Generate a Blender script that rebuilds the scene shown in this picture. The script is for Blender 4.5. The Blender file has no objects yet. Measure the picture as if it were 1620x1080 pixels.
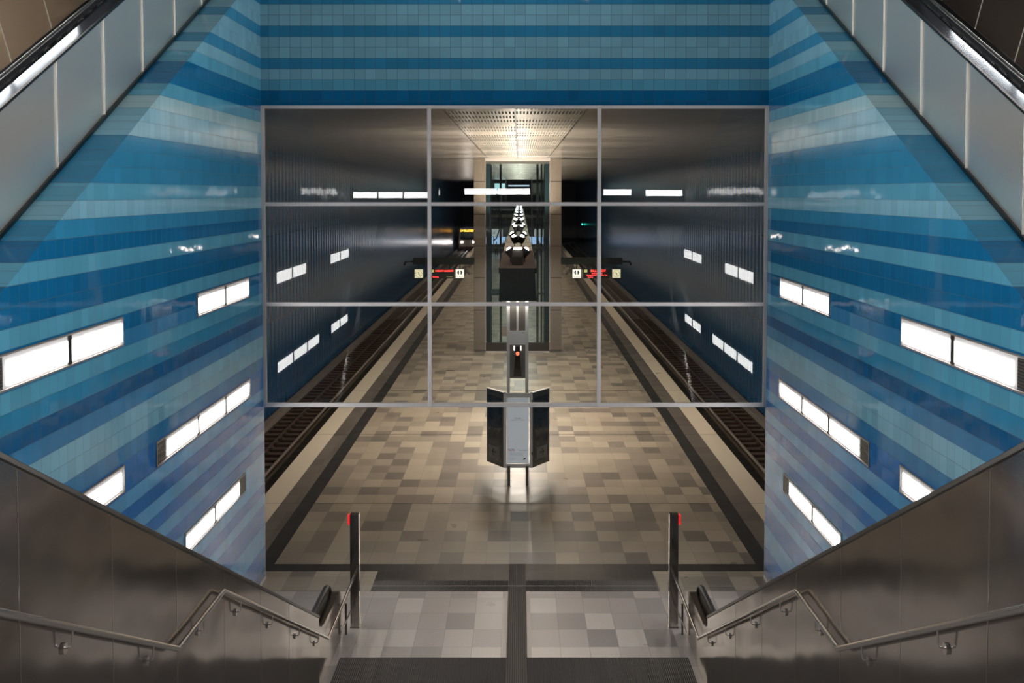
import bpy, bmesh, math, random
from mathutils import Vector, Matrix
random.seed(7)
S = bpy.context.scene
C = S.collection
PI = math.pi

# ------------------------------------------------------------------ camera, world, exposure
F, PX, PY, PITCH, H = 1640.0, 822.0, 368.0, math.radians(2.2), 7.335
cd = bpy.data.cameras.new('camera'); cam = bpy.data.objects.new('camera', cd); C.objects.link(cam)
cam.location = (0.09, 0, H); cam.rotation_euler = (PI/2 - PITCH, 0, 0)
cd.sensor_width = 36.0; cd.lens = F/1620*36
cd.shift_x = (810-PX)/1620; cd.shift_y = -(540-PY)/1620
cd.clip_start = 0.05; cd.clip_end = 400
S.camera = cam
w = bpy.data.worlds.new('world'); S.world = w; w.use_nodes = True
w.node_tree.nodes['Background'].inputs[0].default_value = (0.5, 0.6, 0.7, 1)
w.node_tree.nodes['Background'].inputs[1].default_value = 0.02
S.view_settings.view_transform = 'Standard'; S.view_settings.look = 'None'
S.view_settings.gamma = 1; S.view_settings.use_curve_mapping = False
S.view_settings.exposure = 0.60

def area(name, loc, rot, sx, sy, power, col=(1, 1, 1), spread=None):
    l = bpy.data.lights.new(name, 'AREA'); l.shape = 'RECTANGLE'; l.size = sx; l.size_y = sy
    l.energy = power; l.color = col
    if spread: l.spread = spread
    o = bpy.data.objects.new(name, l); C.objects.link(o); o.location = loc; o.rotation_euler = rot
    return o
UP = (PI, 0, 0); DOWN = (0, 0, 0)
WARM = (1.0, 0.84, 0.68); COOL = (0.93, 0.97, 1.0)
# unseen fill lamps added above the stairs (fixtures are built further down at the same places)
STAIR_FILL_LAMPS = [(-2.6, 3.5), (2.6, 3.5), (-2.6, 8.5), (2.6, 8.5)]
for i, (x, y) in enumerate(STAIR_FILL_LAMPS):
    area('stair_fill_light', (x, y, 14.25), DOWN, 1.6, 1.6, 38, COOL)
for x in (-6.2, 6.2):
    area('escalator_ceiling_light', (x, 9, 14.3), DOWN, 0.8, 3.0, 20, (1, .9, .8))
# spotlights on the beam wash the ceiling, downlights in its underside light the platform
SPOT_Y = [29.2, 41, 53, 65, 77, 89, 101, 113, 125]
for i, y in enumerate([28.6 + 6*k for k in range(17)]):
    area('beam_uplight', (0.035, y, 5.9), UP, 0.6, 1.2, 320, WARM, math.radians(150))
for y, pw in ((28.9, 165), (33, 160), (39, 120), (45, 90), (54, 70), (64, 70), (76, 70), (90, 70), (105, 70), (120, 70)):
    area('beam_downlight', (0.035, y, 4.46), DOWN, 0.8, 1.2, pw, (1.0, .90, .78))

area('beam_end_fill_light', (0.035, 27.6, 4.44), DOWN, 0.8, 0.16, 4, (1.0, .93, .86))  # small fill lamp added under the beam end to brighten the posts

# ------------------------------------------------------------------ materials
def new_mat(name):
    m = bpy.data.materials.new(name); m.use_nodes = True
    return m, m.node_tree, m.node_tree.nodes['Principled BSDF']
def setp(b, **k):
    for n, v in k.items():
        b.inputs[n.replace('_', ' ')].default_value = v
def c4(c): return (c[0], c[1], c[2], 1)
def N(t, kind, **k):
    n = t.nodes.new(kind)
    for a, v in k.items(): setattr(n, a, v)
    return n
def mth(t, op, a, b=None, c=None):
    n = N(t, 'ShaderNodeMath', operation=op)
    for i, v in enumerate((a, b, c)):
        if v is None: continue
        if isinstance(v, (int, float)): n.inputs[i].default_value = v
        else: t.links.new(v, n.inputs[i])
    return n.outputs[0]
def mixc(t, fac, a, b, mode='MIX'):
    n = N(t, 'ShaderNodeMix', data_type='RGBA', blend_type=mode)
    for s, v in ((0, fac), (6, a), (7, b)):
        if isinstance(v, (int, float)): n.inputs[s].default_value = v
        elif isinstance(v, tuple): n.inputs[s].default_value = c4(v)
        else: t.links.new(v, n.inputs[s])
    return n.outputs[2]
def comb(t, x, y, z):
    n = N(t, 'ShaderNodeCombineXYZ')
    for i, v in enumerate((x, y, z)):
        if isinstance(v, (int, float)): n.inputs[i].default_value = v
        else: t.links.new(v, n.inputs[i])
    return n.outputs[0]
def pos(t):
    g = N(t, 'ShaderNodeNewGeometry'); s = N(t, 'ShaderNodeSeparateXYZ')
    t.links.new(g.outputs['Position'], s.inputs[0]); return g, s.outputs[0], s.outputs[1], s.outputs[2]
def plain(name, col, rough=0.5, metal=0.0, noise=0.0, nscale=20, bump=0.0, coat=0.0, emis=None, es=0, stretch=(1, 1, 1)):
    m, t, b = new_mat(name)
    setp(b, Base_Color=c4(col), Roughness=rough, Metallic=metal, Coat_Weight=coat, Coat_Roughness=.05)
    if emis: setp(b, Emission_Color=c4(emis), Emission_Strength=es)
    g = N(t, 'ShaderNodeNewGeometry'); mp = N(t, 'ShaderNodeMapping'); mp.inputs['Scale'].default_value = stretch
    t.links.new(g.outputs['Position'], mp.inputs[0])
    n = N(t, 'ShaderNodeTexNoise'); n.inputs['Scale'].default_value = nscale; n.inputs['Detail'].default_value = 4
    t.links.new(mp.outputs[0], n.inputs['Vector'])
    if noise:
        mr = N(t, 'ShaderNodeMapRange'); mr.inputs['To Min'].default_value = 1-noise; mr.inputs['To Max'].default_value = 1+noise
        t.links.new(n.outputs[0], mr.inputs[0])
        cc = comb(t, mr.outputs[0], mr.outputs[0], mr.outputs[0])
        t.links.new(mixc(t, 1.0, tuple(col), cc, 'MULTIPLY'), b.inputs['Base Color'])
    if bump:
        bp = N(t, 'ShaderNodeBump'); bp.inputs['Strength'].default_value = bump; bp.inputs['Distance'].default_value = .01
        t.links.new(n.outputs[0], bp.inputs['Height']); t.links.new(bp.outputs[0], b.inputs['Normal'])
    return m
def emit(name, col, s):
    return plain(name, (0.6, .6, .6), .4, emis=col, es=s)

LT = (.205, .44, .56); LL = (.33, .52, .57); ML = (.10, .35, .50); MD = (.032, .235, .42); DP = (.006, .14, .32); DD = (.002, .105, .27); VM = (.04, .215, .42)
MB_ = (.12, .37, .62); DB = (.022, .17, .46)
ROWS = {54: MD, 53: LT, 52: LT, 51: MD, 50: LT, 49: LT, 48: MD, 47: LT, 46: ML, 45: DP, 44: DP, 43: ML, 42: LL, 41: LT, 40: LT, 39: MD, 38: MD, 37: MD,
        36: ML, 35: LT, 34: MD, 33: DP, 32: ML, 31: DP, 30: DP, 29: ML, 28: DP, 27: VM, 26: ML, 25: MD, 24: DD, 23: VM, 22: LT, 21: LT, 20: VM, 19: DB, 18: DB,
17: MB_, 16: DB, 15: MB_, 14: DB, 13: MB_, 12: DB, 11: MB_, 10: MB_, 9: MB_, 8: DB, 7: MB_, 6: DB, 5: DB, 4: MB_, 3: MB_, 2: DB, 1: DB, 0: DD, 55: LT}
def tile_mat(name, axis, shade_mul=1.0, jw=.018):
    m, t, b = new_mat(name)
    g, x, y, z = pos(t)
    u = mth(t, 'DIVIDE', {'x': x, 'y': y}[axis], .2)
    v = mth(t, 'DIVIDE', mth(t, 'SUBTRACT', z, .05), .2)
    row = mth(t, 'FLOOR', v)
    cols = []
    for base in (0, 28):
        r = N(t, 'ShaderNodeValToRGB'); r.color_ramp.interpolation = 'CONSTANT'
        el = r.color_ramp.elements
        while len(el) > 1: el.remove(el[-1])
        el[0].position = 0; el[0].color = c4(ROWS[base])
        for i in range(1, 28):
            e = el.new(i/28.0); e.color = c4(ROWS.get(base+i, LT))
        t.links.new(mth(t, 'DIVIDE', mth(t, 'ADD', mth(t, 'SUBTRACT', row, base), .5), 28.0), r.inputs[0])
        cols.append(r.outputs[0])
    col = mixc(t, mth(t, 'GREATER_THAN', row, 27.5), cols[0], cols[1])
    fu = mth(t, 'FRACT', u); fv = mth(t, 'FRACT', v)
    wn = N(t, 'ShaderNodeTexWhiteNoise', noise_dimensions='3D')
    t.links.new(comb(t, mth(t, 'FLOOR', u), row, 3.3), wn.inputs['Vector'])
    k = mth(t, 'ADD', mth(t, 'MULTIPLY', wn.outputs['Value'], .16*shade_mul), .92*shade_mul)
    col = mixc(t, 1.0, col, comb(t, k, k, k), 'MULTIPLY')
    def edge(f, wd): return mth(t, 'GREATER_THAN', mth(t, 'ABSOLUTE', mth(t, 'SUBTRACT', f, .5)), .5-wd)
    j = mth(t, 'MAXIMUM', edge(fu, jw), edge(fv, jw))
    col = mixc(t, mth(t, 'MULTIPLY', j, .6), col, (.02, .05, .07))
    t.links.new(col, b.inputs['Base Color'])
    setp(b, Roughness=.05, IOR=1.42, Specular_IOR_Level=.36)
    t.links.new(mth(t, 'ADD', mth(t, 'MULTIPLY', j, .5), .045), b.inputs['Roughness'])
    sub = N(t, 'ShaderNodeVectorMath', operation='SUBTRACT'); t.links.new(wn.outputs['Color'], sub.inputs[0]); sub.inputs[1].default_value = (.5, .5, .5)
    sc = N(t, 'ShaderNodeVectorMath', operation='SCALE'); t.links.new(sub.outputs[0], sc.inputs[0]); sc.inputs['Scale'].default_value = .012
    nz = N(t, 'ShaderNodeTexNoise'); nz.inputs['Scale'].default_value = 9; nz.inputs['Detail'].default_value = 3
    t.links.new(g.outputs['Position'], nz.inputs['Vector'])
    bp = N(t, 'ShaderNodeBump'); bp.inputs['Strength'].default_value = .035; bp.inputs['Distance'].default_value = .02
    t.links.new(nz.outputs[0], bp.inputs['Height'])
    ad = N(t, 'ShaderNodeVectorMath', operation='ADD'); t.links.new(bp.outputs[0], ad.inputs[0]); t.links.new(sc.outputs[0], ad.inputs[1])
    nm = N(t, 'ShaderNodeVectorMath', operation='NORMALIZE'); t.links.new(ad.outputs[0], nm.inputs[0])
    t.links.new(nm.outputs[0], b.inputs['Normal'])
    return m
def floor_mat(name, tw, td, ox, oy, tones, joint=.012, rough=.32):
    m, t, b = new_mat(name)
    g, x, y, z = pos(t)
    u = mth(t, 'DIVIDE', mth(t, 'SUBTRACT', x, ox), tw); v = mth(t, 'DIVIDE', mth(t, 'SUBTRACT', y, oy), td)
    wn = N(t, 'ShaderNodeTexWhiteNoise', noise_dimensions='2D')
    t.links.new(comb(t, mth(t, 'FLOOR', u), mth(t, 'FLOOR', v), 0), wn.inputs['Vector'])
    r = N(t, 'ShaderNodeValToRGB'); r.color_ramp.interpolation = 'CONSTANT'
    el = r.color_ramp.elements; el[0].position = 0; el[0].color = c4(tones[0][1]); el[1].position = tones[1][0]; el[1].color = c4(tones[1][1])
    for p_, c_ in tones[2:]:
        e = el.new(p_); e.color = c4(c_)
    t.links.new(wn.outputs['Value'], r.inputs[0])
    nz = N(t, 'ShaderNodeTexNoise'); nz.inputs['Scale'].default_value = 35; nz.inputs['Detail'].default_value = 5
    t.links.new(g.outputs['Position'], nz.inputs['Vector'])
    k = mth(t, 'ADD', mth(t, 'MULTIPLY', nz.outputs[0], .25), .875)
    col = mixc(t, 1.0, r.outputs[0], comb(t, k, k, k), 'MULTIPLY')
    def edge(f, wd): return mth(t, 'GREATER_THAN', mth(t, 'ABSOLUTE', mth(t, 'SUBTRACT', mth(t, 'FRACT', f), .5)), .5-wd)
    j = mth(t, 'MAXIMUM', edge(u, joint), edge(v, joint*.7))
    col = mixc(t, mth(t, 'MULTIPLY', j, .35), col, (.10, .09, .08))
    t.links.new(col, b.inputs['Base Color']); setp(b, Roughness=rough)
    n2 = N(t, 'ShaderNodeTexNoise'); n2.inputs['Scale'].default_value = 1.3; t.links.new(g.outputs['Position'], n2.inputs['Vector'])
    t.links.new(mth(t, 'ADD', mth(t, 'MULTIPLY', n2.outputs[0], .2), rough-.1), b.inputs['Roughness'])
    return m
def ribbed_mat(name, col, axis, period, rough=.4, metal=0., depth=.5, dist=.01, seams=(), seamcol=(0, 0, 0), tone=0.):
    m, t, b = new_mat(name); g, x, y, z = pos(t)
    a = {'x': x, 'y': y, 'z': z}[axis]
    s = mth(t, 'SINE', mth(t, 'MULTIPLY', a, 2*PI/period))
    h = mth(t, 'MULTIPLY', mth(t, 'ADD', s, 1), .5)
    bp = N(t, 'ShaderNodeBump'); bp.inputs['Strength'].default_value = depth; bp.inputs['Distance'].default_value = dist
    t.links.new(h, bp.inputs['Height']); t.links.new(bp.outputs[0], b.inputs['Normal'])
    cc = mixc(t, mth(t, 'MULTIPLY', h, tone), tuple(col), tuple(v*.3 for v in col))
    for sz in seams:
        cc = mixc(t, mth(t, 'LESS_THAN', mth(t, 'ABSOLUTE', mth(t, 'SUBTRACT', z, sz)), .025), cc, seamcol)
    t.links.new(cc, b.inputs['Base Color']); setp(b, Roughness=rough, Metallic=metal)
    return m
def steel_mat(name, col, rough=.28, wav=.25, wscale=.8, aniso=.0, brush=(1, 1, 40), grain=.015, metal=1.0):
    m, t, b = new_mat(name); g = N(t, 'ShaderNodeNewGeometry')
    setp(b, Base_Color=c4(col), Roughness=rough, Metallic=metal, Anisotropic=aniso)
    n1 = N(t, 'ShaderNodeTexNoise'); n1.inputs['Scale'].default_value = wscale; n1.inputs['Detail'].default_value = 2
    t.links.new(g.outputs['Position'], n1.inputs['Vector'])
    mp = N(t, 'ShaderNodeMapping'); mp.inputs['Scale'].default_value = brush
    n2 = N(t, 'ShaderNodeTexNoise'); n2.inputs['Scale'].default_value = 30; t.links.new(g.outputs['Position'], mp.inputs[0]); t.links.new(mp.outputs[0], n2.inputs['Vector'])
    bp = N(t, 'ShaderNodeBump'); bp.inputs['Strength'].default_value = wav; bp.inputs['Distance'].default_value = .05
    t.links.new(n1.outputs[0], bp.inputs['Height'])
    b2 = N(t, 'ShaderNodeBump'); b2.inputs['Strength'].default_value = grain; b2.inputs['Distance'].default_value = .001
    t.links.new(n2.outputs[0], b2.inputs['Height']); t.links.new(bp.outputs[0], b2.inputs['Normal'])
    t.links.new((b2 if grain else bp).outputs[0], b.inputs['Normal'])
    if grain: t.links.new(mth(t, 'ADD', mth(t, 'MULTIPLY', n2.outputs[0], .08), rough-.04), b.inputs['Roughness'])
    return m
def glass_mat(name, tint=(.93, .96, .96), refl=1.0):
    m, t, b = new_mat(name); t.nodes.remove(b)
    out = t.nodes['Material Output']
    tr = N(t, 'ShaderNodeBsdfTransparent'); tr.inputs[0].default_value = c4(tint)
    gl = N(t, 'ShaderNodeBsdfGlossy'); gl.inputs['Roughness'].default_value = .0; gl.inputs[0].default_value = (1, 1, 1, 1)
    fr = N(t, 'ShaderNodeFresnel'); fr.inputs[0].default_value = 1.5
    mx = N(t, 'ShaderNodeMixShader'); t.links.new(mth(t, 'MULTIPLY', fr.outputs[0], refl), mx.inputs[0])
    t.links.new(tr.outputs[0], mx.inputs[1]); t.links.new(gl.outputs[0], mx.inputs[2]); t.links.new(mx.outputs[0], out.inputs[0])
    return m
def ceiling_mat():
    m, t, b = new_mat('metal_ceiling'); g, x, y, z = pos(t)
    pn = N(t, 'ShaderNodeTexWhiteNoise', noise_dimensions='2D')
    side = mth(t, 'FLOOR', mth(t, 'DIVIDE', mth(t, 'ADD', x, 1.4+28), 1.4))
    rw = mth(t, 'FLOOR', mth(t, 'DIVIDE', y, .9))
    t.links.new(comb(t, side, rw, 0), pn.inputs['Vector'])
    k = mth(t, 'ADD', mth(t, 'MULTIPLY', pn.outputs['Value'], .3), .75)
    col = mixc(t, 1.0, (.42, .385, .345), comb(t, k, k, k), 'MULTIPLY')
    # punched slots in the middle strip
    hu = mth(t, 'ABSOLUTE', mth(t, 'SUBTRACT', mth(t, 'FRACT', mth(t, 'DIVIDE', x, .072)), .5))
    hv = mth(t, 'ABSOLUTE', mth(t, 'SUBTRACT', mth(t, 'FRACT', mth(t, 'DIVIDE', y, 1.2)), .5))
    hole = mth(t, 'MULTIPLY', mth(t, 'LESS_THAN', hu, .24), mth(t, 'LESS_THAN', hv, .32))
    mid = mth(t, 'LESS_THAN', mth(t, 'ABSOLUTE', x), 1.4)
    hole = mth(t, 'MULTIPLY', hole, mid)
    col = mixc(t, mth(t, 'MULTIPLY', mid, .35), col, (.75, .68, .58))
    hole = mth(t, 'MULTIPLY', hole, mth(t, 'GREATER_THAN', pn.outputs['Value'], .25))
    col = mixc(t, mth(t, 'MULTIPLY', hole, .95), col, (.02, .016, .012))
    # long seams at the strip's edges and on the centre line
    sm = mth(t, 'LESS_THAN', mth(t, 'ABSOLUTE', mth(t, 'SUBTRACT', mth(t, 'ABSOLUTE', x), 1.4)), .022)
    sm = mth(t, 'MAXIMUM', sm, mth(t, 'LESS_THAN', mth(t, 'ABSOLUTE', x), .02))
    col = mixc(t, sm, col, (.01, .01, .01))
    t.links.new(col, b.inputs['Base Color']); setp(b, Metallic=.60, Roughness=.27)
    t.links.new(mth(t, 'MULTIPLY', mth(t, 'SUBTRACT', 1.0, hole), .6), b.inputs['Metallic']); t.links.new(mth(t, 'ADD', mth(t, 'MULTIPLY', hole, .6), .25), b.inputs['Roughness'])
    wv = N(t, 'ShaderNodeTexNoise'); wv.inputs['Scale'].default_value = 1.0; wv.inputs['Detail'].default_value = 3
    mp = N(t, 'ShaderNodeMapping'); mp.inputs['Scale'].default_value = (.5, 3.0, 1); t.links.new(g.outputs['Position'], mp.inputs[0]); t.links.new(mp.outputs[0], wv.inputs['Vector'])
    bp = N(t, 'ShaderNodeBump'); bp.inputs['Strength'].default_value = .35; bp.inputs['Distance'].default_value = .04
    t.links.new(wv.outputs[0], bp.inputs['Height'])
    sub = N(t, 'ShaderNodeVectorMath', operation='SUBTRACT'); t.links.new(pn.outputs['Color'], sub.inputs[0]); sub.inputs[1].default_value = (.5, .5, .5)
    sc = N(t, 'ShaderNodeVectorMath', operation='SCALE'); t.links.new(sub.outputs[0], sc.inputs[0]); sc.inputs['Scale'].default_value = .03
    ad = N(t, 'ShaderNodeVectorMath', operation='ADD'); t.links.new(bp.outputs[0], ad.inputs[0]); t.links.new(sc.outputs[0], ad.inputs[1])
    nm = N(t, 'ShaderNodeVectorMath', operation='NORMALIZE'); t.links.new(ad.outputs[0], nm.inputs[0]); t.links.new(nm.outputs[0], b.inputs['Normal'])
    return m

M = {}
M['tile_side'] = tile_mat('blue_tiles_side', 'y'); M['tile_front_shaded'] = tile_mat('blue_tiles_front_shaded', 'x', .76, .024)  # front tiles carry the header's shade as a darker tile colour
TONES = [(0, (.44, .38, .29)), (.30, (.38, .325, .25)), (.52, (.32, .275, .215)), (.70, (.25, .215, .175)), (.86, (.20, .175, .145))]
TONES2 = [(0, (.58, .51, .45)), (.30, (.50, .44, .39)), (.5, (.43, .375, .34)), (.72, (.35, .31, .28)), (.9, (.29, .255, .235))]
GT = [(0, (.17, .145, .12)), (.4, (.20, .17, .14)), (.75, (.14, .12, .10))]
M['platform'] = floor_mat('platform_tiles', .467, .674, -.115, 20.234, TONES)
M['foot'] = floor_mat('stair_foot_tiles', .476, .674, .27, 17.17, TONES2)
M['grey_tiles'] = floor_mat('grey_edge_tiles', .47, .674, 5.10, 20.234, GT)
M['cream'] = floor_mat('cream_edge_slab', 3, 7.0, 5.0, 24.25, [(0, (.86, .76, .60)), (.5, (.82, .73, .58))], joint=.003)
M['black_tiles'] = floor_mat('black_tiles', .30, .39, .21, 19.86, [(0, (.022, .022, .022)), (.5, (.03, .029, .028)), (.8, (.018, .018, .018))], joint=.02, rough=.42)
M['ribbed'] = ribbed_mat('ribbed_dark_tiles', (.065, .055, .05), 'x', .03, .45, depth=.8, tone=.6)
M['gutter'] = ribbed_mat('gutter_grating', (.20, .17, .15), 'x', .033, .35, .3, depth=.8, tone=1.0)
M['white_line'] = plain('pale_trim', (.5, .47, .44), .4, noise=.05)
M['steel'] = steel_mat('brushed_steel', (.49, .45, .42), .13, .7, .55, grain=0)
M['steel_up'] = steel_mat('brushed_steel_light', (.80, .765, .71), .30, .55, .5, metal=.8, grain=0)
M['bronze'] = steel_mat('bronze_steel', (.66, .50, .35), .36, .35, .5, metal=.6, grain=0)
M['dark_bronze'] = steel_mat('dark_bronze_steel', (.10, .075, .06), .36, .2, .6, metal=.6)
M['steel_pipe'] = steel_mat('polished_steel', (.78, .74, .70), .15, .0, 3)
M['dark_steel'] = steel_mat('dark_steel', (.12, .11, .10), .3, .1, 3)
M['deck'] = steel_mat('polished_deck', (.42, .47, .52), .09, .03, 1, grain=0)
M['seam'] = plain('pale_joint', (.80, .78, .72), .5)
M['rubber'] = plain('black_rubber', (.010, .010, .011), .42, noise=.1)
M['black'] = plain('black_paint', (.012, .012, .012), .5, noise=.1)
M['step'] = ribbed_mat('escalator_steps', (.10, .10, .10), 'x', .02, .4, .6)
M['mullion'] = plain('mullion_aluminium', (.58, .54, .53), .4, .35, noise=.05)
M['mullion_dark'] = plain('dark_frame', (.05, .045, .04), .4, .3)
M['glass'] = glass_mat('window_glass', (.92, .94, .94), .48)
M['lift_glass'] = glass_mat('lift_glass', (.72, .82, .84), 1.2)
M['ceiling'] = ceiling_mat()
M['track_wall'] = ribbed_mat('dark_blue_ribbed_panels', (.024, .10, .22), 'y', .62, .24, .05, depth=.35, dist=.03, seams=(2.4, 5.7), seamcol=(.003, .006, .01))
M['ballast'] = plain('ballast', (.055, .042, .034), .95, noise=.6, nscale=9, bump=1.0)
M['pit'] = ribbed_mat('dark_track_pit', (.010, .009, .008), 'y', .67, .8, depth=1, tone=.7)
M['concrete'] = plain('concrete', (.16, .14, .12), .8, noise=.2, nscale=6, bump=.1)
M['conc_dark'] = plain('dark_concrete', (.05, .045, .04), .8, noise=.2, nscale=4, bump=.1)
M['rust'] = plain('rusty_rail', (.09, .055, .038), .6, .5, noise=.3)
M['railhead'] = plain('worn_rail_head', (.30, .26, .23), .4, .8, noise=.2)
M['plaster'] = plain('dark_ceiling_paint', (.10, .10, .10), .7, noise=.05)
M['plaster_l'] = plain('grey_wall_paint', (.13, .13, .14), .6, noise=.05)
M['mez_floor'] = floor_mat('mezzanine_tiles', .6, .6, 0, 0, TONES2)
M['stone'] = plain('brown_stone', (.20, .17, .14), .45, noise=.15, nscale=8)
M['stair'] = plain('granite_steps', (.27, .245, .225), .5, noise=.2, nscale=40)
M['panel_light'] = emit('light_panel', (1, .985, .97), 14)
M['mez_light'] = emit('mezzanine_light_panel', (1, .98, .96), 20)
M['hall_light'] = emit('hall_light_panel', (1, .985, .96), 38)
M['lampsteel'] = plain('lamp_frame', (.42, .38, .35), .35, .8)
M['grille'] = ribbed_mat('lamp_grille', (.16, .15, .14), 'z', .03, .4, .8, depth=1, tone=.8)
M['spotlens'] = emit('spot_lens', (1, .86, .78), 14)
M['spotbody'] = plain('spot_housing', (.007, .006, .006), .6)
M['beam_top'] = plain('brown_beam_cover', (.035, .019, .013), .5, noise=.15)
M['beam_front'] = plain('grey_beam_end', (.036, .044, .043), .6, noise=.15)
M['white_post'] = plain('light_grey_metal', (.80, .76, .75), .45, .0, noise=.04)
M['grey_panel'] = plain('grey_infill', (.17, .15, .125), .35, noise=.1)
M['mirror_dark'] = plain('dark_gloss_panel', (.035, .022, .018), .12, .2)
M['stand_frame'] = plain('stand_aluminium', (.68, .64, .60), .4, .1, noise=.05)
M['stand_dark'] = plain('stand_dark_frame', (.13, .135, .125), .35, .5)
M['paper'] = plain('poster_paper', (.80, .84, .86), .6, noise=.02, coat=.4, emis=(.85, .93, 1), es=.10)
M['dark_poster'] = plain('dark_display', (.045, .05, .055), .25, noise=.3, nscale=4, coat=.6)
M['grey_poster'] = plain('grey_notice', (.20, .20, .20), .4)
M['ink'] = plain('black_ink', (.02, .02, .02), .6)
M['ink_grey'] = plain('grey_ink', (.25, .25, .26), .6)
M['ink_red'] = plain('red_ink', (.45, .03, .03), .6)
M['red'] = plain('red_button', (.75, .015, .02), .35, emis=(1, .02, .02), es=.25)
M['clockface'] = plain('clock_face', (.7, .66, .45), .5, emis=(.85, .78, .5), es=.55)
M['signwhite'] = plain('lit_sign_face', (.7, .68, .6), .5, emis=(.95, .9, .78), es=.7)
M['led_red'] = emit('red_led', (1, .012, .01), 3.2)
M['led_yellow'] = emit('yellow_led', (.5, .55, .02), .5)
M['led_orange'] = emit('orange_led', (1, .42, .03), 5.0)
M['headlight'] = emit('headlight', (1, .86, .85), 30)
M['train'] = plain('train_paint', (.50, .40, .34), .3, .3, noise=.05)
M['train_glass'] = plain('train_windscreen', (.012, .01, .01), .1)
M['train_red'] = plain('train_skirt', (.12, .03, .025), .4)
M['lamp_red'] = emit('red_signal_lamp', (1, .12, .04), 1.2)
M['blue_lit'] = emit('blue_lit_panel', (.42, .56, .85), .85)
M['teal_lit'] = emit('teal_lit_panel', (.4, .75, .8), .75)
M['green_lamp'] = emit('green_signal', (.05, .9, .65), 3)
M['white_sign'] = plain('white_sign_board', (.55, .53, .5), .5, emis=(1, .95, .9), es=.28)
M['skin'] = plain('skin', (.45, .28, .2), .6)
M['hair'] = plain('hair', (.03, .02, .015), .7)
M['coat_a'] = plain('dark_coat', (.02, .02, .025), .8); M['coat_b'] = plain('brown_coat', (.09, .06, .045), .8); M['coat_c'] = plain('grey_jacket', (.11, .12, .13), .8)
M['jeans'] = plain('dark_trousers', (.015, .018, .028), .8)

for k_ in ('beam_top', 'spotbody', 'beam_front'):
    M[k_].node_tree.nodes['Principled BSDF'].inputs['Specular IOR Level'].default_value = .12
    M[k_].node_tree.nodes['Principled BSDF'].inputs['Roughness'].default_value = .8

# ------------------------------------------------------------------ mesh helpers
class MB:
    def __init__(s): s.bm = bmesh.new()
    def box(s, x0, x1, y0, y1, z0, z1):
        v = [s.bm.verts.new(p) for p in ((x0, y0, z0), (x1, y0, z0), (x1, y1, z0), (x0, y1, z0), (x0, y0, z1), (x1, y0, z1), (x1, y1, z1), (x0, y1, z1))]
        for f in ((0, 3, 2, 1), (4, 5, 6, 7), (0, 1, 5, 4), (1, 2, 6, 5), (2, 3, 7, 6), (3, 0, 4, 7)): s.bm.faces.new([v[i] for i in f])
        return s
    def hull(s, bot, top):
        a = [s.bm.verts.new(p) for p in bot]; b = [s.bm.verts.new(p) for p in top]; n = len(a)
        s.bm.faces.new(a[::-1]); s.bm.faces.new(b)
        for i in range(n): s.bm.faces.new((a[i], a[(i+1) % n], b[(i+1) % n], b[i]))
        return s
    def yz(s, poly, x0, x1):     # extrude a polygon drawn in (y,z) along x
        return s.hull([(x0, y, z) for y, z in poly], [(x1, y, z) for y, z in poly])
    def xz(s, poly, y0, y1):
        return s.hull([(x, y0, z) for x, z in poly], [(x, y1, z) for x, z in poly])
    def xy(s, poly, z0, z1):
        return s.hull([(x, y, z0) for x, y in poly], [(x, y, z1) for x, y in poly])
    def cyl(s, p0, p1, r0, r1=None, n=16):
        r1 = r0 if r1 is None else r1
        p0 = Vector(p0); p1 = Vector(p1); d = (p1-p0).normalized()
        a = d.orthogonal().normalized(); b = d.cross(a)
        ring = lambda p, r: [tuple(p + a*math.cos(2*PI*i/n)*r + b*math.sin(2*PI*i/n)*r) for i in range(n)]
        return s.hull(ring(p0, r0), ring(p1, r1))
    def tube(s, pts, r, n=12, rz=None):
        pts = [Vector(p) for p in pts]; rings = []; ref = None
        for i, p in enumerate(pts):
            d = ((pts[min(i+1, len(pts)-1)]-p).normalized() + (p-pts[max(i-1, 0)]).normalized())
            d = d.normalized() if d.length > 1e-6 else Vector((0, 1, 0))
            up = Vector((1, 0, 0)) if abs(d.x) < .9 else Vector((0, 0, 1))
            a = (up - d*up.dot(d)).normalized(); b = d.cross(a)
            rb = rz or r
            rings.append([s.bm.verts.new(p + a*math.cos(2*PI*k/n)*r + b*math.sin(2*PI*k/n)*rb) for k in range(n)])
        for q in range(len(rings)-1):
            for k in range(n): s.bm.faces.new((rings[q][k], rings[q][(k+1) % n], rings[q+1][(k+1) % n], rings[q+1][k]))
        s.bm.faces.new(rings[0][::-1]); s.bm.faces.new(rings[-1]); return s
ROOT = {}
def obj(name, mb, mat, parent=None, bevel=0, smooth=False, kind=None, **props):
    bmesh.ops.recalc_face_normals(mb.bm, faces=mb.bm.faces)
    me = bpy.data.meshes.new(name)
    if parent is not None:
        off = ROOT.get(parent.name, Vector((0, 0, 0)))
        bmesh.ops.translate(mb.bm, verts=mb.bm.verts, vec=-off)
    mb.bm.to_mesh(me); mb.bm.free()
    me.materials.append(mat if not isinstance(mat, str) else M[mat])
    o = bpy.data.objects.new(name, me); C.objects.link(o)
    if parent is not None:
        o.parent = parent; ROOT[o.name] = off
    if smooth:
        for p in me.polygons: p.use_smooth = True
        md = o.modifiers.new('es', 'EDGE_SPLIT'); md.split_angle = math.radians(40)
    if bevel:
        md = o.modifiers.new('bv', 'BEVEL'); md.width = bevel; md.segments = 2; md.limit_method = 'ANGLE'
    if kind: o['kind'] = kind
    for k, v in props.items(): o[k] = v
    return o
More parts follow.
